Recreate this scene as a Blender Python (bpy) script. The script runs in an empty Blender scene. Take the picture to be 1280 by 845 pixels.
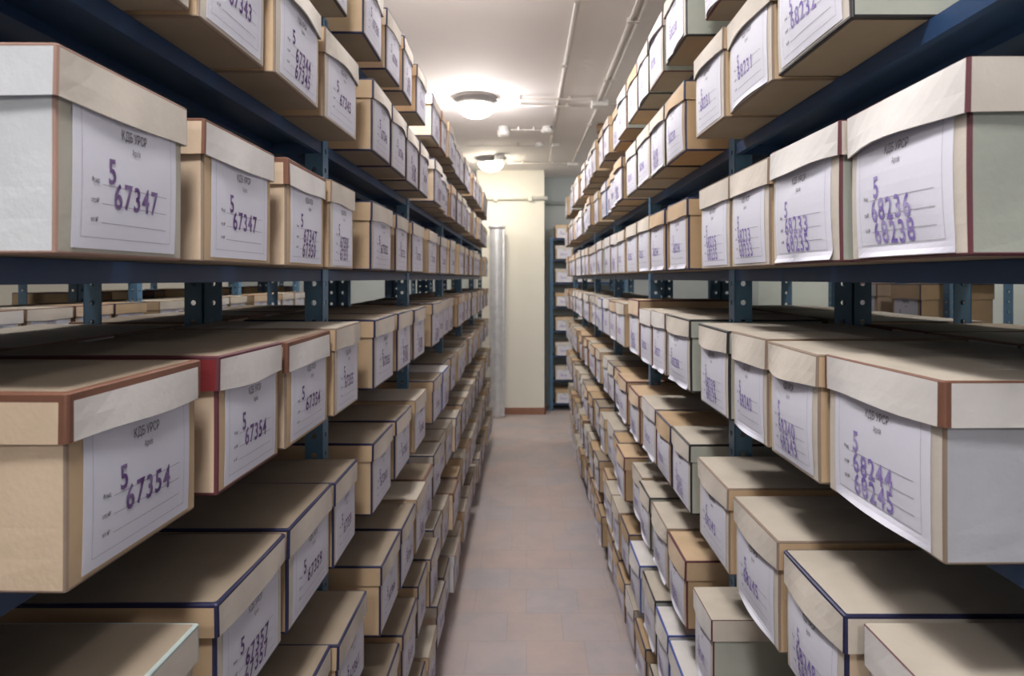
import bpy, bmesh, math, random
from mathutils import Vector, Matrix
PI = math.pi
C = bpy.context.scene.collection
sc = bpy.context.scene

# ---------------------------------------------------------------- camera, world, exposure
CAMZ = 1.70
F = 800.0                                    # focal length in pixels of the 1280 px frame
cd = bpy.data.cameras.new('camera'); cam = bpy.data.objects.new('camera', cd); C.objects.link(cam)
cam.location = (0, 0, CAMZ); cam.rotation_euler = (PI/2, 0, 0)
cd.sensor_width = 36; cd.lens = 36*F/1280
cd.shift_x = -(658-640)/1280; cd.shift_y = -(422.5-348)/1280
cd.clip_start = 0.02; cd.clip_end = 60
cd.dof.use_dof = True; cd.dof.focus_distance = 1.0; cd.dof.aperture_fstop = 7.0
sc.camera = cam
w = bpy.data.worlds.new('world'); sc.world = w; w.use_nodes = True
w.node_tree.nodes['Background'].inputs[0].default_value = (0.8, 0.85, 1, 1)
w.node_tree.nodes['Background'].inputs[1].default_value = 0.05
sc.view_settings.view_transform = 'Standard'; sc.view_settings.look = 'None'
sc.view_settings.exposure = 1.58; sc.view_settings.gamma = 1; sc.view_settings.use_curve_mapping = False
LAMP_E = 46.0                                # emission of the ceiling domes
LAMP_SPOTS = [(-.40, 7.2, 1), (-.38, 4.8, 0), (-.38, 2.4, 0), (-.2, .1, 0), (-.2, -1.9, 0),
              (-1.45, 1.2, 2), (-1.45, 4.2, 1), (1.45, 1.2, 2), (1.45, 4.2, 2), (-2.9, 2.8, 2), (-1.45, 7.2, 2), (1.45, 7.2, 2)]  # last two domes are added out of sight to brighten the far end

# ---------------------------------------------------------------- materials
def new_mat(name):
    m = bpy.data.materials.new(name); m.use_nodes = True
    nt = m.node_tree; b = nt.nodes['Principled BSDF']
    return m, nt, b
def mottled(name, col, col2=None, rough=.8, scale=9, amt=.5, bump=.15, fine=160, metal=0, stretch=(1,1,1)):
    m, nt, b = new_mat(name)
    col2 = col2 or tuple(c*.82 for c in col)
    tc = nt.nodes.new('ShaderNodeTexCoord'); mp = nt.nodes.new('ShaderNodeMapping')
    mp.inputs['Scale'].default_value = stretch
    oi = nt.nodes.new('ShaderNodeObjectInfo')
    nt.links.new(tc.outputs['Object'], mp.inputs[0])
    vm = nt.nodes.new('ShaderNodeVectorMath'); vm.operation = 'ADD'
    nt.links.new(mp.outputs[0], vm.inputs[0]); nt.links.new(oi.outputs['Random'], vm.inputs[1])
    n = nt.nodes.new('ShaderNodeTexNoise'); n.inputs['Scale'].default_value = scale; n.inputs['Detail'].default_value = 6
    nt.links.new(vm.outputs[0], n.inputs['Vector'])
    cr = nt.nodes.new('ShaderNodeValToRGB')
    cr.color_ramp.elements[0].position = .5-amt/2; cr.color_ramp.elements[0].color = (*col2, 1)
    cr.color_ramp.elements[1].position = .5+amt/2*.6; cr.color_ramp.elements[1].color = (*col, 1)
    nt.links.new(n.outputs['Fac'], cr.inputs[0]); nt.links.new(cr.outputs[0], b.inputs['Base Color'])
    n2 = nt.nodes.new('ShaderNodeTexNoise'); n2.inputs['Scale'].default_value = fine
    nt.links.new(vm.outputs[0], n2.inputs['Vector'])
    bp = nt.nodes.new('ShaderNodeBump'); bp.inputs['Strength'].default_value = bump; bp.inputs['Distance'].default_value = .002
    nt.links.new(n2.outputs['Fac'], bp.inputs['Height']); nt.links.new(bp.outputs[0], b.inputs['Normal'])
    b.inputs['Roughness'].default_value = rough; b.inputs['Metallic'].default_value = metal
    return m
M = dict(
 cream=mottled('cream_board', (.66,.60,.52)), white=mottled('pale_board', (.72,.69,.66)),
 greige=mottled('greige_board', (.47,.45,.38)), tan=mottled('tan_board', (.58,.42,.26)),
 peach=mottled('peach_board', (.68,.53,.38)), kraft=mottled('kraft_board', (.50,.35,.20)),
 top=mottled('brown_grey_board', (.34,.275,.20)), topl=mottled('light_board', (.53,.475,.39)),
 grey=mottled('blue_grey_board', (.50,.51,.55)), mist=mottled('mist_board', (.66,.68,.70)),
 green=mottled('green_grey_board', (.42,.44,.38)), red=mottled('dark_red_cloth', (.20,.015,.02)),
 t_brown=mottled('brown_tape', (.185,.08,.048), rough=.6), t_rust=mottled('rust_tape', (.36,.22,.17), rough=.6), t_dull=mottled('dull_tape', (.27,.20,.15)), t_teal=mottled('teal_tape', (.42,.50,.48)),
 t_navy=mottled('navy_tape', (.018,.02,.07), rough=.5), t_black=mottled('black_tape', (.02,.018,.02), rough=.5),
 t_maroon=mottled('maroon_tape', (.12,.03,.04), rough=.6), t_blue=mottled('blue_tape', (.05,.09,.35), rough=.6),
 paper=mottled('label_paper', (.74,.74,.83), (.70,.70,.79), rough=.7, bump=.05),
 print=mottled('printed_ink', (.14,.13,.15)), rule=mottled('printed_rule', (.25,.24,.28)),
 stampL=mottled('dark_violet_stamp_ink', (.09,.035,.16), (.26,.18,.36), scale=60, amt=.35), 
 stampR=mottled('violet_stamp_ink', (.20,.13,.45), (.46,.40,.66), scale=60, amt=.35),
 navy=mottled('navy_painted_steel', (.022,.062,.155), rough=.42, bump=.02, scale=5),
 blue=mottled('blue_painted_steel', (.10,.20,.31), (.075,.165,.27), rough=.42, bump=.02, scale=5),
 steel=mottled('galvanised_steel', (.80,.81,.84), (.66,.67,.70), rough=.42, metal=.55, scale=14, bump=.1),
 ceil=mottled('ceiling_paint', (.85,.82,.815), (.82,.79,.785), scale=2, bump=.05, fine=40),
 wallc=mottled('cream_wall_paint', (.84,.82,.74), (.82,.80,.72), scale=2, bump=.05, fine=40),
 wallg=mottled('grey_wall_paint', (.50,.54,.54), (.46,.50,.51), scale=2, bump=.05, fine=40),
 wallp=mottled('pale_green_wall_paint', (.66,.72,.66), (.62,.68,.63), scale=2, bump=.05, fine=40),
 trim=mottled('brown_tile_skirting', (.34,.17,.11), (.28,.14,.10)),
 plastic=mottled('white_plastic', (.78,.77,.75), rough=.4, bump=.02), conduit=mottled('painted_conduit', (.70,.66,.62), rough=.5),
 pan=mottled('grey_enamel', (.36,.34,.34), rough=.5), dark=mottled('dark_metal', (.10,.09,.10), rough=.5), brown=mottled('brown_wood', (.25,.15,.08)),
)
def glow(name, col, e):
    m, nt, b = new_mat(name)
    b.inputs['Base Color'].default_value = (.9,.9,.88,1); b.inputs['Emission Color'].default_value = (*col,1)
    b.inputs['Emission Strength'].default_value = e; return m
M['glow'] = glow('lit_glass', (1,.96,.95), LAMP_E)
M['glow_warm'] = glow('lit_glass_warm', (1,.89,.70), LAMP_E*.5)
M['glow_dim'] = glow('dim_lit_glass', (1,.96,.95), LAMP_E*.35)
def floor_mat():
    m, nt, b = new_mat('mottled_vinyl_tile')
    tc = nt.nodes.new('ShaderNodeTexCoord')
    br = nt.nodes.new('ShaderNodeTexBrick'); br.offset = .35; br.offset_frequency = 2
    br.inputs['Color1'].default_value = (.48,.37,.32,1); br.inputs['Color2'].default_value = (.41,.39,.405,1)
    br.inputs['Mortar'].default_value = (.33,.28,.27,1); br.inputs['Scale'].default_value = 1
    br.inputs['Mortar Size'].default_value = .003; br.inputs['Brick Width'].default_value = .27; br.inputs['Row Height'].default_value = .25
    br.inputs['Mortar Smooth'].default_value = .6; br.inputs['Bias'].default_value = .1
    nt.links.new(tc.outputs['Object'], br.inputs['Vector'])
    n = nt.nodes.new('ShaderNodeTexNoise'); n.inputs['Scale'].default_value = 3.2; n.inputs['Detail'].default_value = 8; n.inputs['Roughness'].default_value = .7
    nt.links.new(tc.outputs['Object'], n.inputs['Vector'])
    cr = nt.nodes.new('ShaderNodeValToRGB')
    cr.color_ramp.elements[0].position = .38; cr.color_ramp.elements[0].color = (.36,.33,.35,1)
    cr.color_ramp.elements[1].position = .62; cr.color_ramp.elements[1].color = (.54,.43,.40,1)
    nt.links.new(n.outputs['Fac'], cr.inputs[0])
    mx = nt.nodes.new('ShaderNodeMix'); mx.data_type = 'RGBA'; mx.inputs[0].default_value = .45
    nt.links.new(br.outputs['Color'], mx.inputs[6]); nt.links.new(cr.outputs[0], mx.inputs[7])
    nt.links.new(mx.outputs[2], b.inputs['Base Color']); b.inputs['Roughness'].default_value = .5
    return m
M['floor'] = floor_mat()

# ---------------------------------------------------------------- mesh helpers
def obj(name, bm, mats, parent=None, smooth=None):
    me = bpy.data.meshes.new(name); bm.to_mesh(me); bm.free()
    for m in (mats if isinstance(mats, (list, tuple)) else [mats]): me.materials.append(m)
    return link(name, me, parent, smooth)
def link(name, me, parent=None, smooth=None):
    if smooth: me.shade_smooth()
    o = bpy.data.objects.new(name, me); C.objects.link(o)
    if parent: o.parent = parent
    return o
def tag(o, label, cat, group=None):
    o['label'] = label; o['category'] = cat
    if group: o['group'] = group
    return o
def empty(name, loc, label=None, cat=None, group=None, rz=0):
    o = bpy.data.objects.new(name, None); C.objects.link(o); o.location = loc; o.rotation_euler = (0,0,rz)
    o.empty_display_size = .05
    if label: tag(o, label, cat, group)
    return o
def struct(o): o['kind'] = 'structure'; return o
def box(bm, x0,y0,z0, x1,y1,z1, bev=0, mi=0):
    r = bmesh.ops.create_cube(bm, size=1)
    vs = r['verts']
    for v in vs: v.co = Vector(((x0+x1)/2+v.co.x*(x1-x0), (y0+y1)/2+v.co.y*(y1-y0), (z0+z1)/2+v.co.z*(z1-z0)))
    fs = set(f for v in vs for f in v.link_faces)
    for f in fs: f.material_index = mi
    if bev: bmesh.ops.bevel(bm, geom=list(set(e for v in vs for e in v.link_edges)), offset=bev, segments=2, affect='EDGES', profile=.6)
def lathe(bm, prof, n=32, cx=0, cy=0, mi=0):      # prof: [(r, z)]
    rings = []
    for r, z in prof:
        if r < 1e-5: rings.append([bm.verts.new((cx,cy,z))])
        else: rings.append([bm.verts.new((cx+r*math.cos(2*PI*i/n), cy+r*math.sin(2*PI*i/n), z)) for i in range(n)])
    for a, b in zip(rings, rings[1:]):
        for i in range(n):
            j = (i+1) % n
            if len(a) == 1: f = bm.faces.new((a[0], b[j], b[i]))
            elif len(b) == 1: f = bm.faces.new((a[i], a[j], b[0]))
            else: f = bm.faces.new((a[i], a[j], b[j], b[i]))
            f.material_index = mi; f.smooth = True
def tube(bm, p0, p1, r, n=12):
    p0, p1 = Vector(p0), Vector(p1); d = p1-p0; q = d.to_track_quat('Z','Y').to_matrix()
    A = [[bm.verts.new(p + q @ Vector((r*math.cos(2*PI*i/n), r*math.sin(2*PI*i/n), 0))) for i in range(n)] for p in (p0,p1)]
    for i in range(n):
        f = bm.faces.new((A[0][i], A[0][(i+1)%n], A[1][(i+1)%n], A[1][i])); f.smooth = True
    bm.faces.new(A[0][::-1]); bm.faces.new(A[1])

# ---------------------------------------------------------------- room
CEIL = CAMZ + 1.354
X0, X1, Y0, Y1 = -3.9, 3.1, -3.2, 8.55
def slab(name, a, b, mat):
    bm = bmesh.new(); box(bm, *a, *b); return struct(obj(name, bm, mat))
slab('floor', (X0-.1,Y0-.1,-.1), (X1+.1,Y1+.1,0), M['floor'])
slab('ceiling', (X0-.1,Y0-.1,CEIL), (X1+.1,Y1+.1,CEIL+.1), M['ceil'])
slab('wall_left', (X0-.1,Y0,0), (X0,Y1,CEIL), M['wallc'])
slab('wall_right', (X1,Y0,0), (X1+.1,Y1,CEIL), M['wallp'])
slab('wall_front', (X0-.1,Y0-.1,0), (X1+.1,Y0,CEIL), M['wallc'])
slab('wall_back', (X0-.1,Y1,0), (X1+.1,Y1+.1,CEIL), M['wallg'])
bm = bmesh.new(); box(bm, -.62,8.0,0, .225,Y1,CEIL, .004)
col = struct(obj('wall_column', bm, M['wallc']))
bm = bmesh.new(); box(bm, -.635,7.985,0, .24,8.0,.085, .003); box(bm, .225,7.985,0,.24,8.5,.085,.003)
struct(obj('baseboard_column', bm, M['trim']))
# ceiling beam edge where the ceiling steps beside the trunking
bm = bmesh.new(); box(bm, .262,Y0,CEIL-.006, X1,7.9,CEIL)
struct(obj('trim_1', bm, M['ceil']))

# ---------------------------------------------------------------- shelving
SH = [.61, .32, .02, -.285, -.60, -.91, -1.22, -1.53]          # shelf tops, above the camera's height
SHZ = [CAMZ+s for s in SH]
DEP = .28
def post_mesh(height):
    """slotted angle: two flanges meeting at the origin, one along +y (front), one along -x (side), round holes"""
    bm = bmesh.new(); W = .042; T = .0025; R = .0065; P = .045; n = int(height/P)
    def flange(fn):
        for k in range(n+1):
            z0 = k*P; z1 = min(height, z0+P)
            if z1-z0 < P*.9:
                ring = None
            cz = (z0+z1)/2; hh = (z1-z0)/2
            outer = [(0,z0),(W/2,z0),(W,z0),(W,cz),(W,z1),(W/2,z1),(0,z1),(0,cz)]
            angs = [225,270,315,0,45,90,135,180]
            if hh < R*1.3:
                if hh < 1e-4: continue
                for t in (0,T): bm.faces.new([bm.verts.new(fn(u,z,t)) for u,z in outer])
                continue
            inner = [(W/2+R*math.cos(math.radians(a)), cz+R*math.sin(math.radians(a))) for a in angs]
            vs = {}
            for t in (0,T):
                vs[t] = ([bm.verts.new(fn(u,z,t)) for u,z in outer], [bm.verts.new(fn(u,z,t)) for u,z in inner])
                o_, i_ = vs[t]
                for q in range(8):
                    r_ = (q+1)%8; bm.faces.new((o_[q],o_[r_],i_[r_],i_[q]))
            for q in range(8):
                r_ = (q+1)%8; bm.faces.new((vs[0][1][q],vs[0][1][r_],vs[T][1][r_],vs[T][1][q]))
            for q in (2,3,6,7):
                r_ = (q+1)%8; bm.faces.new((vs[0][0][q],vs[0][0][r_],vs[T][0][r_],vs[T][0][q]))
    flange(lambda u,z,t: (-t, u, z))
    flange(lambda u,z,t: (-u, t, z))
    bmesh.ops.remove_doubles(bm, verts=bm.verts, dist=1e-5)
    bmesh.ops.recalc_face_normals(bm, faces=bm.faces)
    me = bpy.data.meshes.new('post'); bm.to_mesh(me); bm.free(); me.materials.append(M['blue']); return me
POST = post_mesh(SHZ[0]+.012)
def shelf_mesh(L, D):
    """folded steel shelf pan, front lip at x=0, running +y, depth towards -x, top at z=0"""
    bm = bmesh.new(); H = .026; T = .0015
    box(bm, -D, 0, -T, 0, L, 0)
    box(bm, -T, 0, -H, 0, L, -T, 0); box(bm, -D, 0, -H, -D+T, L, -T)
    box(bm, -.013, 0, -H, -T, L, -H+T); box(bm, -D+T, 0, -H, -D+.013, L, -H+T)
    box(bm, -D+T, 0, -H, -T, T, -T); box(bm, -D+T, L-T, -H, -T, L, -T)
    box(bm, -D/2-.02, T, -.016, -D/2+.02, L-T, -T)
    me = bpy.data.meshes.new('shelf'); bm.to_mesh(me); bm.free(); me.materials.append(M['navy']); return me
def shelving(label, x, sgn, y0, bay, nb, levels=SHZ, group=None, dep=DEP):
    """sgn +1: front faces +x; -1: front faces -x"""
    r = empty('shelving_rack', (x, y0, 0), label, 'shelving rack', group)
    sm = shelf_mesh(bay-.004, dep-.006)
    for k in range(nb+1):
        for back in (0,1):
            p = link('post', POST, r)
            # front posts open backwards, back posts mirrored so the side flange points into the rack
            p.location = (-sgn*dep*back, k*bay, 0)
            s = sgn if not back else -sgn
            p.scale = (s, 1, 1)
    for k in range(nb):
        for z in levels:
            s = link('shelf', sm, r); s.location = (-sgn*.003, k*bay+.003, z); s.scale = (sgn,1,1)
    return r
XL, XR = -.48, .495
LY0, LB = 1.508-2*1.07, 1.07
RY0, RB = 1.522-2*1.03, 1.03
shelving('long dark blue steel shelving run lining the left side of the aisle', XL, 1, LY0, LB, 7)
shelving('long dark blue steel shelving run lining the right side of the aisle', XR, -1, RY0, RB, 7)
shelving('steel shelving run standing back to back behind the left rack', XL-2*DEP-.004, -1, LY0, LB, 7)
shelving('steel shelving run standing back to back behind the right rack', XR+2*DEP+.004, 1, RY0, RB, 4)
CXL = -1.85
shelving('blue steel shelving across the next aisle, glimpsed through the left gap', CXL, 1, .9, LB, 5)
shelving('farthest blue steel shelving glimpsed through the gap above the left boxes', CXL-2*DEP-.004, -1, .9, LB, 5)
CXR = 1.85
shelving('short blue steel shelving glimpsed through the gap above the right boxes', CXR, -1, 2.80, .36, 3)

# ---------------------------------------------------------------- archive boxes
# palette: body front, body side, lid front, lid side, lid top, tape, colour word, tape word
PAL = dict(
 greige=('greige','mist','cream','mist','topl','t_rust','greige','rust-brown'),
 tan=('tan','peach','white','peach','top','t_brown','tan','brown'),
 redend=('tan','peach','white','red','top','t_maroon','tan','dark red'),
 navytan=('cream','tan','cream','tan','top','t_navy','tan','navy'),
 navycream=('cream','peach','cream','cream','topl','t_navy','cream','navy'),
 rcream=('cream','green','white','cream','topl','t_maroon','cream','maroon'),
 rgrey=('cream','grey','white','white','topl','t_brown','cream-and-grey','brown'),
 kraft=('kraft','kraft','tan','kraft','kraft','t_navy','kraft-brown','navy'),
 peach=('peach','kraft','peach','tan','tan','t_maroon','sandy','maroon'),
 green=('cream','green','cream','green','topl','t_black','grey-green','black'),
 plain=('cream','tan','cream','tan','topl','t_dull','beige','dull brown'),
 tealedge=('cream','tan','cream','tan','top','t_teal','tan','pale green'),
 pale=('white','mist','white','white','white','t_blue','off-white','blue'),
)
BW, BD, BH, LH = .222, .335, .180, .048
def perimeter(w, d, tw, nf=8):
    r = .003
    P = []
    def arc(cx, cy, a0):
        return [(cx+r*math.cos(math.radians(a0+k*45)), cy+r*math.sin(math.radians(a0+k*45))) for k in range(3)]
    hw = w/2; pts = []; cats = []          # cats[i]: segment pts[i] -> pts[i+1]
    def add(ps, c): 
        for p in ps: pts.append(p); cats.append(c)
    add(arc(-hw+r, r, 180), (0,1))                                   # front-left corner
    xs = [-hw+tw] + [-hw+tw+(w-2*tw)*k/nf for k in range(1,nf)] + [hw-tw]
    for k, x in enumerate(xs): add([(x, 0)], (0, 1 if k == len(xs)-1 else 0))
    add(arc(hw-r, r, 270), (1,1))
    ys = [tw, d*.33, d*.66, d-tw]
    for k, y in enumerate(ys): add([(hw, y)], (1, 1 if k == 3 else 0))
    add(arc(hw-r, d-r, 0), (1,1)); add([(0, d)], (1,0))
    add(arc(-hw+r, d-r, 90), (1,1))
    for k, y in enumerate(ys[::-1]): add([(-hw, y)], (1, 1 if k == 3 else 0))
    # the segment leading into a corner arc is tape; the one leaving it too
    return pts, cats
def bulge(x, z, B, w=BW):
    u = min(1, max(0, x/w+.5)); v = min(1, max(0, z/BH))
    return B*4*u*(1-u)*math.sin(PI*min(1, v*1.05))
def loft(bm, pts, cats, levels, deform, mats, w, d):
    """levels: (z, inset, matkind, tape); a band's look is that of its upper level"""
    rings = []
    for (z, ins, kind, tp) in levels:
        ring = []
        for (x, y) in pts:
            fx = 1-2*ins/w; fy = 1-2*ins/d
            p = Vector((x*fx, d/2+(y-d/2)*fy, z)); ring.append(bm.verts.new(deform(p)))
        rings.append(ring)
    n = len(pts)
    for (a, b), lv in zip(zip(rings, rings[1:]), levels[1:]):
        for i in range(n):
            j = (i+1) % n
            f = bm.faces.new((a[i], a[j], b[j], b[i]))
            if lv[2] == 'side':
                f.material_index = 3 if (cats[i][1] or lv[3]) else (0 if cats[i][0] == 0 else 1)
            else: f.material_index = 3 if lv[3] else 2
    f = bm.faces.new(rings[-1]); f.material_index = 2
    f = bm.faces.new(rings[0][::-1]); f.material_index = 2
_cache = {}
def body_mesh(pal, seed, B, tw):
    if PAL[pal][5] == 't_brown': tw = .003
    key = ('b', pal, seed, B, tw)
    if key in _cache: return _cache[key]
    rnd = random.Random(seed*7+1); bm = bmesh.new()
    w = BW-.010; d = BD-.008
    pts, cats = perimeter(w, d, tw)
    lv = [(.0, tw+.001, 'top', 0), (.0, .002, 'top', 1), (.0018, 0, 'side', 1), (tw, 0, 'side', 1)]
    for k in range(1,7): lv.append((tw+(BH-.012-tw)*k/6, 0, 'side', 0))
    jit = {}
    def deform(p):
        if p.y < .02: p.y -= bulge(p.x, p.z, B)
        elif abs(p.x) > w/2-.01 and .03 < p.y < d-.03: p.x -= math.copysign(.003*math.sin(PI*p.z/BH), p.x)
        p.y += .004
        return p
    loft(bm, pts, cats, lv, deform, None, w, d)
    me = bpy.data.meshes.new('body'); bm.to_mesh(me); bm.free()
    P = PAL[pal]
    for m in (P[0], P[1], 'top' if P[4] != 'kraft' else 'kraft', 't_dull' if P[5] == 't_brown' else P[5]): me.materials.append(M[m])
    _cache[key] = me; return me
def lid_mesh(pal, seed, B, bow, tw):
    key = ('l', pal, seed, B, bow, tw)
    if key in _cache: return _cache[key]
    rnd = random.Random(seed*13+5); bm = bmesh.new(); tt = .0022 if pal == 'rgrey' else .0012 if pal == 'rcream' else tw
    w, d, H = BW, BD, BH
    pts, cats = perimeter(w, d, tw)
    lh = LH + rnd.uniform(-.003, .004)
    lv = [(H-.007, .003, 'side', 0), (H-lh, .0028, 'side', 0), (H-lh, .0002, 'side', 0), (H-lh*.6, 0, 'side', 0), (H-tt, 0, 'side', 0),
          (H-.0015, 0, 'side', 1), (H, .002, 'top', 1), (H+.0002, tt, 'top', 1), (H+.0002, .03, 'top', 0), (H, .07, 'top', 0)]
    ph = [rnd.uniform(0, 6.28) for _ in range(6)]; dent = rnd.uniform(0, .0022)
    tilt = rnd.uniform(-.0012, .0012); side = rnd.choice((-1, 1)); sag = rnd.uniform(-.003, .002)
    def deform(p):
        t = min(1, max(0, (H-p.z)/lh)); u = p.x/w+.5
        if p.y < .012:
            p.y -= (B*.85+bow)*t*4*u*(1-u) + .001
            p.y -= .0010*math.sin(9*u+ph[0])*t
            if t > .5: p.z += .0018*math.sin(6*u+ph[1])*1.0
        ins = min(w/2-abs(p.x), min(p.y, d-p.y))
        if p.z > H-.001: p.z += dent*math.sin(25*p.x+ph[2])*math.sin(14*p.y+ph[3])*.7 + (sag if ins > .05 else 0)
        elif t < .5: p.z += 0
        p.z += tilt*p.x/w*2
        return p
    loft(bm, pts, cats, lv, deform, None, w, d)
    me = bpy.data.meshes.new('lid'); bm.to_mesh(me); bm.free()
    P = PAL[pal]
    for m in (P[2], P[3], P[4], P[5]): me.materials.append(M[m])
    _cache[key] = me; return me
LW, LZ0, LZ1 = .176, .007, .150
def label_mesh(seed, B, curl):
    key = ('p', seed, B, curl)
    if key in _cache: return _cache[key]
    bm = bmesh.new(); nx, nz = 14, 12; g = {}
    rnd = random.Random(seed+77); sk = rnd.uniform(-.002,.002)
    for layer in (0,1):
        for i in range(nx+1):
            for j in range(nz+1):
                x = -LW/2+LW*i/nx; z = LZ0+(LZ1-LZ0)*(j/nz)**1.6
                y = .004-bulge(x, z, B)-.0009+layer*.0003
                if curl and j == 0: y -= .006*abs(math.sin(3.2*i/nx+seed)); z -= .003
                if curl and j == 1: y -= .002*abs(math.sin(3.2*i/nx+seed))
                g[layer,i,j] = bm.verts.new((x+sk*j/nz, y, z))
    for i in range(nx):
        for j in range(nz):
            f = bm.faces.new((g[0,i,j], g[0,i+1,j], g[0,i+1,j+1], g[0,i,j+1])); 
            bm.faces.new((g[1,i,j], g[1,i,j+1], g[1,i+1,j+1], g[1,i+1,j]))
    for i in range(nx):
        bm.faces.new((g[0,i,0], g[1,i,0], g[1,i+1,0], g[0,i+1,0])); bm.faces.new((g[0,i,nz], g[0,i+1,nz], g[1,i+1,nz], g[1,i,nz]))
    for j in range(nz):
        bm.faces.new((g[0,0,j], g[0,0,j+1], g[1,0,j+1], g[1,0,j])); bm.faces.new((g[0,nx,j], g[1,nx,j], g[1,nx,j+1], g[0,nx,j+1]))
    me = bpy.data.meshes.new('label'); bm.to_mesh(me); bm.free(); me.materials.append(M['paper'])
    _cache[key] = me; return me
# glyphs
_gl = {}
def glyphs(s, fat=0.0):
    if (s, fat) in _gl: return _gl[s, fat]
    cu = bpy.data.curves.new('t', 'FONT'); cu.body = s; cu.size = 1; cu.resolution_u = 3; cu.offset = fat; cu.align_x = 'CENTER'
    o = bpy.data.objects.new('t', cu); C.objects.link(o)
    bpy.context.view_layer.update()
    me = o.evaluated_get(bpy.context.evaluated_depsgraph_get()).to_mesh()
    r = ([(v.co.x, v.co.y) for v in me.vertices], [tuple(p.vertices) for p in me.polygons])
    o.evaluated_get(bpy.context.evaluated_depsgraph_get()).to_mesh_clear()
    bpy.data.objects.remove(o); bpy.data.curves.remove(cu)
    _gl[s, fat] = r; return r
def put(acc, s, x, z, sx, sz, B, fat=0, rot=0):
    vs, fs = glyphs(s, fat); o = len(acc[0]); c, q = math.cos(rot), math.sin(rot)
    for a, b in vs:
        px = x+(a*sx)*c-(b*sz)*q; pz = z+(a*sx)*q+(b*sz)*c
        acc[0].append((px, .004-bulge(px, pz, B)-.0014, pz))
    for f in fs: acc[1].append(tuple(i+o for i in f))
def rule(acc, xa, xb, z, th, B, vert=False):
    n = 10
    for k in range(n):
        o = len(acc[0])
        if vert: q = [(z-th, xa+(xb-xa)*k/n), (z+th, xa+(xb-xa)*k/n), (z+th, xa+(xb-xa)*(k+1)/n), (z-th, xa+(xb-xa)*(k+1)/n)]
        else: q = [(xa+(xb-xa)*k/n, z-th), (xa+(xb-xa)*(k+1)/n, z-th), (xa+(xb-xa)*(k+1)/n, z+th), (xa+(xb-xa)*k/n, z+th)]
        for px, pz in q: acc[0].append((px, .004-bulge(px, pz, B)-.0013, pz))
        acc[1].append((o,o+1,o+2,o+3))
def print_mesh(B, thin=1):
    key = ('t', B)
    if key in _cache: return _cache[key]
    a = ([], [])
    put(a, 'КДБ УРСР', .004, .1165, .0088, .0135, B, .004)
    put(a, 'Архів', .006, .1035, .0056, .0090, B)
    put(a, 'Фонд', -.058, .0690, .0042, .0065, B, .01); put(a, 'спр.№', -.058, .0505, .0038, .0060, B, .01); put(a, 'в/л №', -.058, .0325, .0038, .0060, B, .01)
    me = bpy.data.meshes.new('printed_text'); me.from_pydata(a[0], [], a[1]); me.materials.append(M['print'])
    a = ([], [])
    for z in (.0680, .0500, .0320): rule(a, -.048, .066, z, .00028, B)
    rule(a, -.076, .076, .0175, .00022, B)
    for x in (-.076, .076): rule(a, .0175, .142, x, .00018, B, True)
    m2 = bpy.data.meshes.new('ruled_lines'); m2.from_pydata(a[0], [], a[1]); m2.materials.append(M['rule'])
    _cache[key] = (me, m2); return me, m2
def stamp_mesh(lines, side, B, seed):
    key = ('s', lines, side, B, seed % 3)
    if key in _cache: return _cache[key]
    rnd = random.Random(seed % 3 + len(lines)); a = ([], [])
    put(a, '5', -.036+rnd.uniform(-.003,.003), .0705, .026, .034, B, .018, rnd.uniform(-.04,.04))
    for k, s in enumerate(lines):
        x = (-.036 if side == 'R' else -.020)+rnd.uniform(-.004,.003); z = (.0450, .0190)[k] if len(lines) > 1 else .0480
        for ch in s:
            put(a, ch, x, z+rnd.uniform(-.0008,.0008), .0275, .0345, B, .020 if side == 'L' else .014, rnd.uniform(-.03,.03)); x += .0158
    me = bpy.data.meshes.new('stamped_number'); me.from_pydata(a[0], [], a[1]); me.materials.append(M['stamp'+side])
    _cache[key] = me; return me

ALL = []          # every archive box: its pieces are linked at the end
ORD = ['', 'nearest','second','third','fourth','fifth','sixth','seventh','eighth','ninth','tenth','eleventh','twelfth','thirteenth',
       'fourteenth','fifteenth','sixteenth','seventeenth','eighteenth','nineteenth','twentieth','twenty-first','twenty-second',
       'twenty-third','twenty-fourth','twenty-fifth','twenty-sixth','twenty-seventh','twenty-eighth','twenty-ninth','thirtieth']
SHN = ['top', 'second', 'third', 'fourth', 'fifth', 'sixth', 'seventh', 'bottom']
def add_box(loc, rz, width, pal, seed, side, nums, B, bow, tw, h=BH, label='', group='', size=None, has_label=True, small=False):
    ALL.append(dict(loc=loc, rz=rz, sx=width/BW, sz=h/BH, pal=pal, seed=seed, side=side, nums=nums, B=B, bow=bow, tw=tw,
                    label=label, group=group, has=has_label, small=small,
                    size=size if size is not None else h*width/max(.3, loc[1])**3))
def pieces(b):
    yield 'body', body_mesh(b['pal'], b['seed'], b['B'], min(b['tw'], .0045)), None
    yield 'lid', lid_mesh(b['pal'], b['seed'], b['B'], b['bow'], b['tw']), None
    if b['has']:
        yield 'label', label_mesh(b['seed'] % 4, b['B'], b['side'] == 'R' and b['seed'] % 2 == 0), None
        a_, b_ = print_mesh(b['B'])
        yield 'printed_text', a_, 'label'
        yield 'ruled_lines', b_, 'label'
        if b['nums'] is not None: yield 'stamped_number', stamp_mesh(b['nums'], b['side'], b['B'], b['seed']), 'label'

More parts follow.
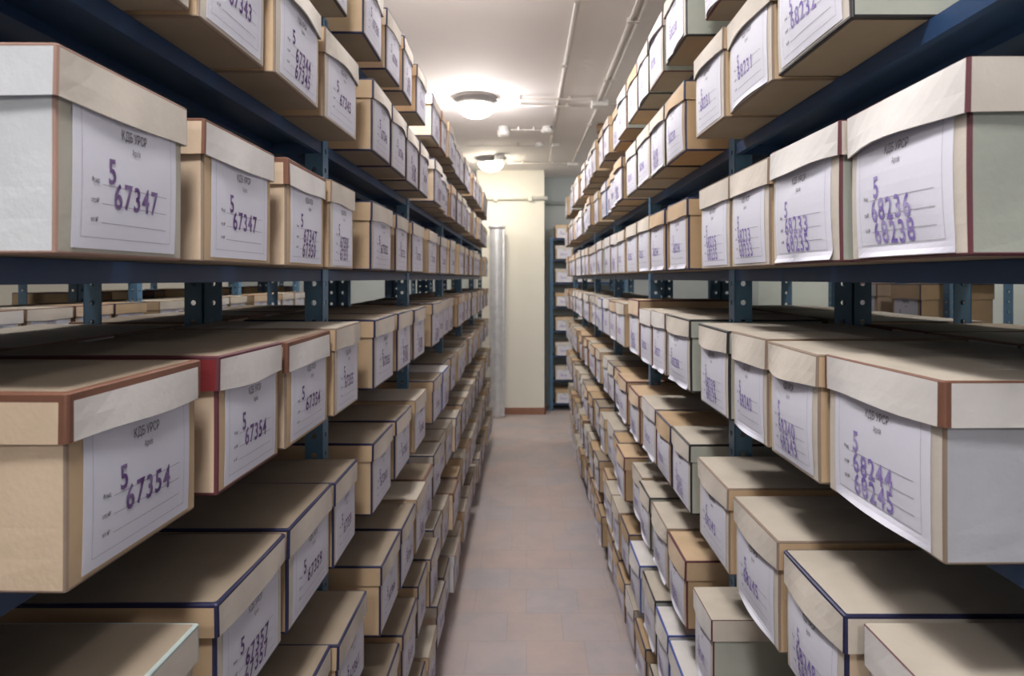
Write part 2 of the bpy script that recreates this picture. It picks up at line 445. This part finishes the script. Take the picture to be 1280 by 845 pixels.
# measured rows.  (screen x of near end, screen x of far end, how far from the aisle centre, palette, numbers, yaw degrees, height)
D = None
L = {
 0: (.40, [(413,437,.415,'green',D,0,D),(455,485,.403,'navytan',D,1,D),(488,505,.403,'navycream',D,-2,D),(509,522,.40,'navytan',D,2,D),(527,539.5,.40,'navytan',D,0,D),(541,552,.40,'navycream',D,0,D)]),
 1: (.40, [(55,246,.40,'plain',('67343',),0,D),(248,336,.398,'plain',('67343',),0,D),(340,404,.39,'plain',('67344','67345'),1,D),(408.6,448,.396,'plain',('67345',),-1,D),
           (466.6,491,.383,'navytan',('67346',),0,D),(492,511,.385,'navytan',('67346',),0,D),(512,527,.39,'navytan',D,0,D),(528,542.5,.39,'navytan',D,1,D),(544,553,.38,'navycream',D,0,D)]),
 2: (.40, [(70,237,.40,'greige',('67347',),0,D),(256,348,.40,'tan',('67347',),1,D),(361,412,.40,'tan',('67347','67350'),1,D),(416,448,.40,'plain',('67350','67351'),2,D),
           (465,492,.39,'navytan',('67352',),0,D),(495,511.5,.40,'navytan',('67352',),2,D),(516,531,.395,'navytan',('67352',),0,D),(533.5,547,.40,'plain',D,0,D),(549,558,.40,'navycream',D,0,D)]),
 3: (.405, [(86,255,.408,'tan',('67354',),-1.5,D),(281,358.5,.398,'redend',('67354',),-1,D),(366,420,.395,'tan',('67354',),0,D),(427,457,.39,'plain',('67355',),0,D),
           (468.6,495,.385,'navytan',('67356',),0,D),(498,515,.385,'navytan',D,0,D),(518,533,.385,'navytan',D,0,D),(535,546,.385,'navytan',D,0,D)]),
 4: (.40, [(70,270,.40,'tealedge',D,0,D),(277,364,.40,'navytan',('67357','67357'),0,D),(368,422,.398,'navytan',('67359',),0,D),(424,454,.395,'navytan',('67359',),1,D),
           (466.6,491,.385,'navytan',('67360',),0,D),(495,516,.385,'navytan',D,0,D),(519,534,.38,'plain',D,0,D),(537,548,.38,'navytan',D,0,D),(549,558,.375,'pale',D,0,D)]),
 5: (.38, [(355,418,.388,'navytan',('67361',),0,D),(421,459,.375,'navytan',('67361',),0,D),(477,500,.366,'navytan',D,0,D),(502,519,.362,'navytan',D,0,D),(521,533,.36,'plain',D,0,D)]),
 6: (.368, [(440,470,.365,'navytan',D,0,D),(474,502,.362,'navytan',D,0,D),(504,521,.358,'navytan',D,0,D),(523,534,.365,'navytan',D,0,D)]),
 7: (.36, [(495,514,.36,'navytan',D,0,D),(516,534,.358,'navytan',D,0,D)]),
}
R = {
 0: (.405, [(897,879+2,.42,'rcream',D,0,D),(856,829.6,.397,'green',D,0,D),(827.5,810,.40,'rcream',D,0,D),(809,796,.40,'green',D,0,D),(795.5,783,.40,'kraft',D,0,D)]),
 1: (.40, [(1063,967,.396,'green',('68232',),0,D),(965,908.5,.395,'plain',('68231',),0,D),(906.5,868,.388,'plain',('68231',),1,D),
           (855.5,830,.395,'kraft',('68230',),0,D),(829,810.6,.395,'green',D,0,D),(810,794,.395,'plain',D,0,D),(793,779,.395,'green',D,0,D)]),
 2: (.40, [(1212,1058,.40,'rcream',('68236','68238'),0,D),(1056,962.5,.395,'rcream',('68233','68235'),0,D),(961,912,.398,'plain',('68233','68233'),0,D),(911.5,874,.40,'plain',('68235','68235'),0,D),
           (861,835.6,.395,'kraft',('68234',),0,D),(832,812.5,.39,'kraft',D,0,D),(812,797,.39,'plain',D,0,D),(796,782,.39,'plain',D,0,D)]),
 3: (.405, [(1178,1032,.408,'rgrey',('68244','68245'),1,D),(1031,960,.40,'plain',('68240','68243'),0,D),(958,914,.40,'plain',('68240',),0,D),(910,873,.40,'green',('68239','68239'),0,D),
           (861,830.5,.402,'green',('68238',),1.2,D),(829,813,.40,'rcream',D,2,D),(812,797,.40,'rcream',D,0,D),(796,781,.405,'peach',D,0,.205),(780,769,.40,'plain',D,0,D)]),
 4: (.415, [(1290,1074,.41,'rcream',D,0,D),(1061,979,.40,'navycream',('68248','68247'),0,D),(972,914,.40,'plain',('68245',),0,D),(907,868,.405,'plain',('68245',),0,D),
           (862,839,.412,'green',D,0,D),(838,820,.412,'kraft',D,0,D),(819,802,.412,'rcream',D,0,D)]),
 5: (.41, [(1000,902,.40,'plain',D,0,D),(886,863,.395,'rcream',('68249',),0,D),(857,835,.41,'peach',D,0,D),(834,815,.41,'plain',D,0,D),(812,799,.41,'green',D,0,D)]),
 6: (.415, [(860,834,.41,'pale',D,0,D),(833,817,.41,'pale',D,0,D),(816,800,.413,'green',D,0,D),(796,783,.41,'pale',D,0,D)]),
 7: (.43, [(828,806,.43,'green',D,0,D),(804,790,.432,'kraft',D,0,D)]),
}
rng = random.Random(11)
def fill(rows, side):
    sgn = -1 if side == 'L' else 1
    for s, (xm, row) in rows.items():
        items = []
        for (xa, xb, X, pal, nums, yaw, h) in row:
            # the depths of both ends follow from where the front face stands beside the aisle
            ya = X*F/abs(xa-658); yb = X*F/abs(xb-658)
            items.append([ya, yb, X, pal, nums, yaw, h])
        y0_, bay_ = (LY0, LB) if side == 'L' else (RY0, RB)
        zones = [(y0_+k*bay_-.006, y0_+k*bay_+.049) for k in range(8)]
        prev = -9
        for it in items:
            if it[0] < prev+.006: it[0] = prev+.006
            it[1] = min(max(it[1], it[0]+.16), it[0]+.25); prev = it[1]
        for q in range(len(zones)-1):                 # each bay's boxes fit between its posts
            lo, hi = zones[q][1], zones[q+1][0]
            grp = [it for it in items if zones[q][0]+.02 < (it[0]+it[1])/2 <= zones[q+1][0]+.02]
            if not grp: continue
            a, b = grp[0][0], grp[-1][1]; a2, b2 = max(a, lo), min(b, hi)
            if a2 > a and len(grp) < 4: b2 = min(hi, b+a2-a)
            for it in grp:
                for e in (0,1): it[e] = a2+(it[e]-a)*(b2-a2)/(b-a)
                it[1] -= .001
        prev = items[-1][1]
        y = prev+.010
        lim = 6.80 if side == 'L' else 6.62
        while True:
            wd = rng.uniform(.205, .24)
            hit = [z_ for z_ in zones if y < z_[1] and y+wd > z_[0]]
            if hit:
                if hit[0][0]-y > .19: wd = hit[0][0]-y-.001
                else: y = hit[0][1]; continue
            if y+wd > lim: break
            if side == 'L': pal = rng.choice(['navytan']*5+['plain']*4+['navycream']*2+['kraft','tan','greige','peach','redend' if rng.random()<.3 else 'plain'])
            else: pal = rng.choice(['plain']*4+['rcream']*4+['kraft']*2+['peach']*3+['green','navycream','pale'])
            if s >= 4 and side == 'R': pal = rng.choice(['peach']*4+['plain']*3+['kraft']*3+['rcream','navytan'])
            items.append([y, y+wd, xm+rng.uniform(-.016,.012), pal, None, rng.uniform(-.9,.9), None])
            y += wd+rng.choice([.009,.010,.012,.014,.016])
        shelf = SHN[s]
        for k, (ya, yb, X, pal, nums, yaw, h) in enumerate(items):
            first = nums is not None
            if nums is None:
                base = (67300 if side == 'L' else 68200)+{0:30,1:47,2:53,3:56,4:60,5:66,6:71,7:77}[s]+k//3
                nums = (str(base),) if rng.random() < .6 else (str(base), str(base+1))
            wd = max(.12, min(.262, yb-ya)); yc = (ya+yb)/2
            seed = rng.randrange(5)
            B = rng.choice([.002,.004]) if side == 'L' else rng.choice([.004,.007,.010])
            bow = rng.choice([0,.002]) if side == 'L' else rng.choice([.002,.006])
            if s in (1,) and side == 'L': B, bow = .005, .006
            tw = .008 if PAL[pal][5] == 't_brown' else .0045
            if pal in ('plain','rcream','greige'): tw = .0032
            if k == 1 and pal == 'tan': tw = .004
            P = PAL[pal]
            if k == 0: pos = 'nearest the camera on the %s %s shelf' % ({'L':'left','R':'right'}[side], shelf)
            else: pos = '%s from the camera, %s %s shelf' % (ORD[k+1], {'L':'left','R':'right'}[side], shelf)
            if first: lab = '%s archive box stamped %s, %s' % (P[6], nums[0], pos)
            else: lab = '%s archive box with %s edges, %s' % (P[6], P[7], pos)
            hh = h or BH*rng.choice([1,1,1,.985,1.015])
            loc = (sgn*X, yc, SHZ[s]+.0006)
            add_box(loc, (PI/2 if side == 'L' else -PI/2)+math.radians(max(-1.2, min(1.2, yaw))), wd, pal, seed, side, nums, B, bow, tw, hh, lab,
                    'archive boxes on the %s rack, %s shelf' % ({'L':'left','R':'right'}[side], shelf))
fill(L, 'L'); fill(R, 'R')

# shelving unit against the far wall, its boxes facing the camera
FZ = [CAMZ+v for v in (.515,.247,-.05,-.36,-.67,-.99,-1.30,-1.60)]
fr = empty('shelving_rack', (.30, 8.22, 0), 'pale blue steel shelving unit against the far wall, facing the camera', 'shelving rack')
sm2 = shelf_mesh(.96, DEP-.006)
for px, back in ((0,0),(1.0,0),(0,1),(1.0,1)):
    p = link('post', POST, fr); p.rotation_euler = (0,0,PI/2 if not back else PI/2)
    p.location = (px, DEP*back, 0)
    p.rotation_euler = (0,0,-PI/2)
    p.scale = (1 if not back else -1, 1 if px == 0 else -1, FZ[0]/(SHZ[0]+.012)+.006)
for z in FZ:
    s = link('shelf', sm2, fr); s.rotation_euler = (0,0,-PI/2); s.location = (.02, .003, z)
for i, z in enumerate(FZ):
    nm = 'top level' if i == 0 else 'bottom level' if i == 7 else '%s level from top' % ORD[i+1]
    for k in range(2):
        pal = ['peach','tan','plain','kraft'][(i+k) % 4]
        add_box((.30+.185+k*.25, 8.20, z+.0006), 0, .235, pal, (i+k)%5, 'R', ('68251',) if k else ('68250',), .002, 0, .003, .175,
                '%s archive box, %s of far wall unit, %s place' % (PAL[pal][6], nm, ('left','second')[k]),
                'archive boxes on the far wall unit', size=.3 if k == 0 else .0001)
# boxes on the racks glimpsed through the gaps (fourth shelf level only is in sight)
def gap_row(xf, sgn, ys, y0_, bay_, pals, z, h, lab, group, size, num=None, has=True, wd=.235):
    """boxes along one shelf of a neighbouring rack, kept clear of its posts; sgn is the side its front faces"""
    for k, y in enumerate(ys):
        for q in range(9):
            p0, p1 = y0_+q*bay_-.007, y0_+q*bay_+.049
            if y-wd/2 < p1 and y+wd/2 > p0: y = p0-wd/2 if y < (p0+p1)/2 else p1+wd/2
        pal = pals[k % len(pals)]
        add_box((xf+sgn*.075, y, z+.0006), PI/2 if sgn > 0 else -PI/2, wd, pal, k % 5, 'L' if sgn > 0 else 'R', num, .002, 0, .004, h,
                lab % (PAL[pal][6], ORD[k+1]), group, size=size, has_label=has)
def bays(y0_, bay_, first, n):
    """four boxes to a bay"""
    return [y0_+b*bay_+.049+.125+q*.245 for b in range(first, first+n) for q in range(4)]
gap_row(CXL, 1, bays(.9, LB, 1, 3), .9, LB, ['tan','plain','peach','kraft','plain','tan'], SHZ[3], .175,
        '%s archive box across the next aisle, %s seen through the left gap', 'archive boxes across the next aisle', .2, ('67400',))
gap_row(CXL-2*DEP-.004, -1, bays(.9, LB, 2, 3)[::2], .9, LB, ['kraft','peach','kraft','tan'], SHZ[3], .215,
        '%s archive box on the farthest left rack, %s seen through the gap', 'archive boxes on the farthest left rack', .15, None, False)
gap_row(CXR, -1, [3.0, 3.36], 2.80, .36, ['kraft','tan'], SHZ[3], .26,
        '%s archive box beyond the right gap, %s on the short blue shelving', 'archive boxes beyond the right gap', .2, ('68400',))
gap_row(XL-2*DEP-.004, -1, bays(LY0, LB, 1, 2)[1:], LY0, LB, ['tan','greige','plain'], SHZ[3], .178,
        '%s archive box backing onto the left rack, %s seen through the gap', 'archive boxes backing onto the left rack', .19)
gap_row(XR+2*DEP+.004, 1, bays(RY0, RB, 1, 2)[1:], RY0, RB, ['plain','greige','tan'], SHZ[3], .178,
        '%s archive box backing onto the right rack, %s seen through the gap', 'archive boxes backing onto the right rack', .19)

ALL.sort(key=lambda b: -b['size'])
ind, rest = ALL[:300], ALL[300:]
for b in ind:
    root = empty('archive_box', b['loc'], b['label'], 'archive box', b['group'], b['rz']); root.scale = (b['sx'], 1, b['sz'])
    made = {}
    for nm, me, par in pieces(b):
        made[nm] = link(nm, me, made.get(par) or root)
vs, fs, mi, mats = [], [], [], []
for b in rest:
    T = Matrix.Translation(b['loc']) @ Matrix.Rotation(b['rz'], 4, 'Z') @ Matrix.Diagonal((b['sx'], 1, b['sz'], 1))
    for nm, me, par in pieces(b):
        o = len(vs); mm = []
        for m in me.materials:
            if m not in mats: mats.append(m)
            mm.append(mats.index(m))
        for v in me.vertices: vs.append(T @ v.co)
        for p in me.polygons: fs.append([i+o for i in p.vertices]); mi.append(mm[p.material_index])
me = bpy.data.meshes.new('archive_boxes'); me.from_pydata(vs, [], fs)
for m in mats: me.materials.append(m)
me.polygons.foreach_set('material_index', mi)
o = link('archive_boxes', me); tag(o, 'mass of small distant archive boxes at the far ends of the racks', 'archive boxes'); o['kind'] = 'stuff'

# ---------------------------------------------------------------- galvanised duct beside the column
d = empty('metal_duct', (-.362, 7.86, 0), 'shiny galvanised metal duct standing beside the cream column', 'duct')
bm = bmesh.new(); prof = []
n = 46; Hd = 2.34
for k in range(n+1):
    z = Hd*k/n; prof.append((.090+(.0018 if k % 2 else 0), z))
lathe(bm, [(0,0)]+prof+[(0,Hd)], 40); obj('pipe', bm, M['steel'], d)
bm = bmesh.new(); lathe(bm, [(.092,Hd-.03),(.104,Hd-.03),(.104,Hd),(.098,Hd+.006),(.0,Hd+.006)], 40); obj('collar', bm, M['steel'], d)
bm = bmesh.new(); box(bm, .072,-.062,.02,.096,-.050,Hd-.04,.002)
for k in range(14):
    z = .15+k*.155; bmesh.ops.create_uvsphere(bm, u_segments=10, v_segments=6, radius=.007, matrix=Matrix.Translation((.084,-.063,z)))
obj('riveted_seam', bm, M['steel'], d)

# ---------------------------------------------------------------- pipes
def pipe(name, p0, p1, r, label, cat='pipe', mat='conduit', group=None, clips=None):
    a = Vector(p0); e = empty(name, p0, label, cat, group)
    bm = bmesh.new(); tube(bm, (0,0,0), Vector(p1)-a, r); obj('tube', bm, M[mat], e)
    dv = Vector(p1)-a; n = clips if clips is not None else max(2, int(dv.length/.9))
    for k in range(n):
        c = dv*((k+.5)/n); bm = bmesh.new()
        s = r*1.6
        if a.z > 2.95:
            box(bm, c.x-s, c.y-s, -r*1.25, c.x+s, c.y+s, CEIL-a.z-.0005, .001)
        else: box(bm, c.x-s*.6, c.y-s, -s, c.x+s*.6, c.y+r*1.02, s, .001)
        obj('clip', bm, M[mat], e)
    return e
pipe('wall_pipe', (-.60, 7.974, CAMZ+1.0), (.262, 7.974, CAMZ+1.0), .024, 'cream painted pipe running across the top of the cream column', mat='wallc', clips=2)
pipe('wall_pipe', (.232, 8.525, CAMZ+1.0), (2.9, 8.525, CAMZ+1.0), .022, 'grey painted pipe running along the grey far wall', mat='wallg', clips=4)
cz = CEIL-.0112
pipe('conduit', (.248, Y0+.1, cz), (.240, 6.40, cz), .0105, 'straight ceiling conduit running lengthwise above the aisle middle', 'conduit')
cz = CEIL-.017
pipe('conduit', (.534, Y0+.1, cz), (.538, 4.80, cz), .009, 'inner one of two parallel conduits along the ceiling at right', 'conduit')
pipe('conduit', (.578, Y0+.1, cz), (.574, 4.80, cz), .009, 'outer one of two parallel conduits along the ceiling at right', 'conduit')
pipe('conduit', (.555, 4.94, cz), (.535, 7.38, cz), .010, 'single ceiling conduit running from first junction box to the far one', 'conduit')
cz = CEIL-.0265
pipe('conduit', (-.22, 4.74, cz), (.495, 4.74, cz), .007, 'cross conduit from the near lamp to the junction box, nearer of two', 'conduit')
pipe('conduit', (-.24, 4.93, cz), (.495, 4.93, cz), .007, 'cross conduit from the near lamp to the junction box, farther of two', 'conduit')
pipe('conduit', (.62, 4.87, cz), (1.5, 4.87, cz), .007, 'cross conduit running right from the first ceiling junction box', 'conduit')
pipe('conduit', (-.14, 5.72, cz), (.13, 5.72, cz), .006, 'short cross conduit between the two ceiling detectors', 'conduit')
pipe('conduit', (-.60, 6.40, cz), (.09, 6.40, cz), .006, 'thin cross conduit beside the pair of small round detectors', 'conduit')
pipe('conduit', (-.22, 7.38, cz), (.47, 7.38, cz), .006, 'farthest cross conduit linking the far lamp and far junction box', 'conduit')
def jbox(x, y, label, s=.06):
    e = empty('junction_box', (x, y, CEIL), label, 'junction box')
    bm = bmesh.new(); box(bm, -s,-s,-.045, s,s,-.006, .005); obj('housing', bm, M['plastic'], e)
    bm = bmesh.new(); box(bm, -s*.92,-s*.92,-.052, s*.92,s*.92,-.045, .002)
    for a in (-1,1):
        for c in (-1,1): bmesh.ops.create_uvsphere(bm, u_segments=8, v_segments=6, radius=.004, matrix=Matrix.Translation((a*s*.75,c*s*.75,-.052)))
    obj('cover', bm, M['plastic'], e)
jbox(.557, 4.87, 'white square junction box on the ceiling, nearer of two')
jbox(.535, 7.44, 'white square junction box on the ceiling, near far wall')
e = empty('junction_box', (.672, 5.62, CEIL), 'small brown box on the ceiling above the right rack', 'junction box')
bm = bmesh.new(); box(bm, -.05,-.05,-.075,.05,.05,-.006,.004); obj('housing', bm, M['brown'], e)
bm = bmesh.new(); box(bm, -.04,-.04,-.08,.04,.04,-.075,.002); obj('cover', bm, M['dark'], e)
def detector(x, y, r, h, label):
    e = empty('smoke_detector', (x, y, CEIL), label, 'smoke detector')
    bm = bmesh.new(); lathe(bm, [(0,0),(r*.8,0),(r*.85,-h*.3),(r*.8,-h*.35)], 28); obj('base', bm, M['plastic'], e)
    bm = bmesh.new(); lathe(bm, [(r*.8,-h*.35),(r,-h*.4),(r,-h*.75),(r*.85,-h*.95),(r*.4,-h),(0,-h)], 28); obj('housing', bm, M['plastic'], e)
detector(-.205, 5.72, .055, .085, 'round white smoke detector hanging just behind the near lamp')
detector(.185, 5.72, .052, .055, 'flat white smoke detector beside the lengthwise ceiling conduit')
detector(.135, 6.40, .045, .04, 'small white ceiling detector, left of the far pair')
detector(.30, 6.40, .045, .04, 'small white ceiling detector, right of the far pair')

# ---------------------------------------------------------------- ceiling lamps
def lamp(x, y, warm, label):
    e = empty('ceiling_lamp', (x, y, CEIL), label, 'ceiling lamp', 'dome lamps on the ceiling')
    bm = bmesh.new(); lathe(bm, [(0,0),(.165,0),(.168,-.008),(.150,-.018),(.10,-.022),(.10,-.05),(0,-.05)], 40); obj('base_plate', bm, M['pan'], e)
    bm = bmesh.new(); lathe(bm, [(.0,-.048),(.141,-.048),(.147,-.052),(.147,-.060),(.141,-.064)], 40); obj('rim', bm, M['plastic'], e)
    bm = bmesh.new(); prof = [(.138*math.cos(a), -.060-.092*math.sin(a)) for a in [PI/2*k/8 for k in range(9)]]; prof[-1] = (0, prof[-1][1])
    lathe(bm, prof, 28)
    obj('glass_dome', bm, M['glow_warm' if warm == 1 else 'glow_dim' if warm == 2 else 'glow'], e)
names = ['warm lit dome lamp farther down the ceiling, near the cream column', 'bright white dome lamp, nearer of the two in sight',
         'white dome lamp on the aisle ceiling, out of view ahead', 'white dome lamp on the aisle ceiling above the camera', 'white dome lamp on the aisle ceiling behind the camera',
         'white dome lamp over the next aisle at left, near', 'warm dome lamp over the next aisle at left, far', 'white dome lamp beyond the right rack, near',
         'white dome lamp beyond the right rack, far', 'white dome lamp over the farthest left aisle', 'white dome lamp at the far end of the next aisle at left', 'white dome lamp at the far end beyond the right rack']
for (x, y, wm), nm in zip(LAMP_SPOTS, names): lamp(x, y, wm, nm)
# small starter box clipped beside the far lamp
e = empty('lamp_switch_box', (-.30, 7.02, CEIL), 'small pale cylinder fixed on the ceiling beside the far lamp', 'switch box')
bm = bmesh.new(); lathe(bm, [(0,0),(.05,0),(.05,-.05),(.046,-.056),(0,-.056)], 24); obj('housing', bm, M['plastic'], e)
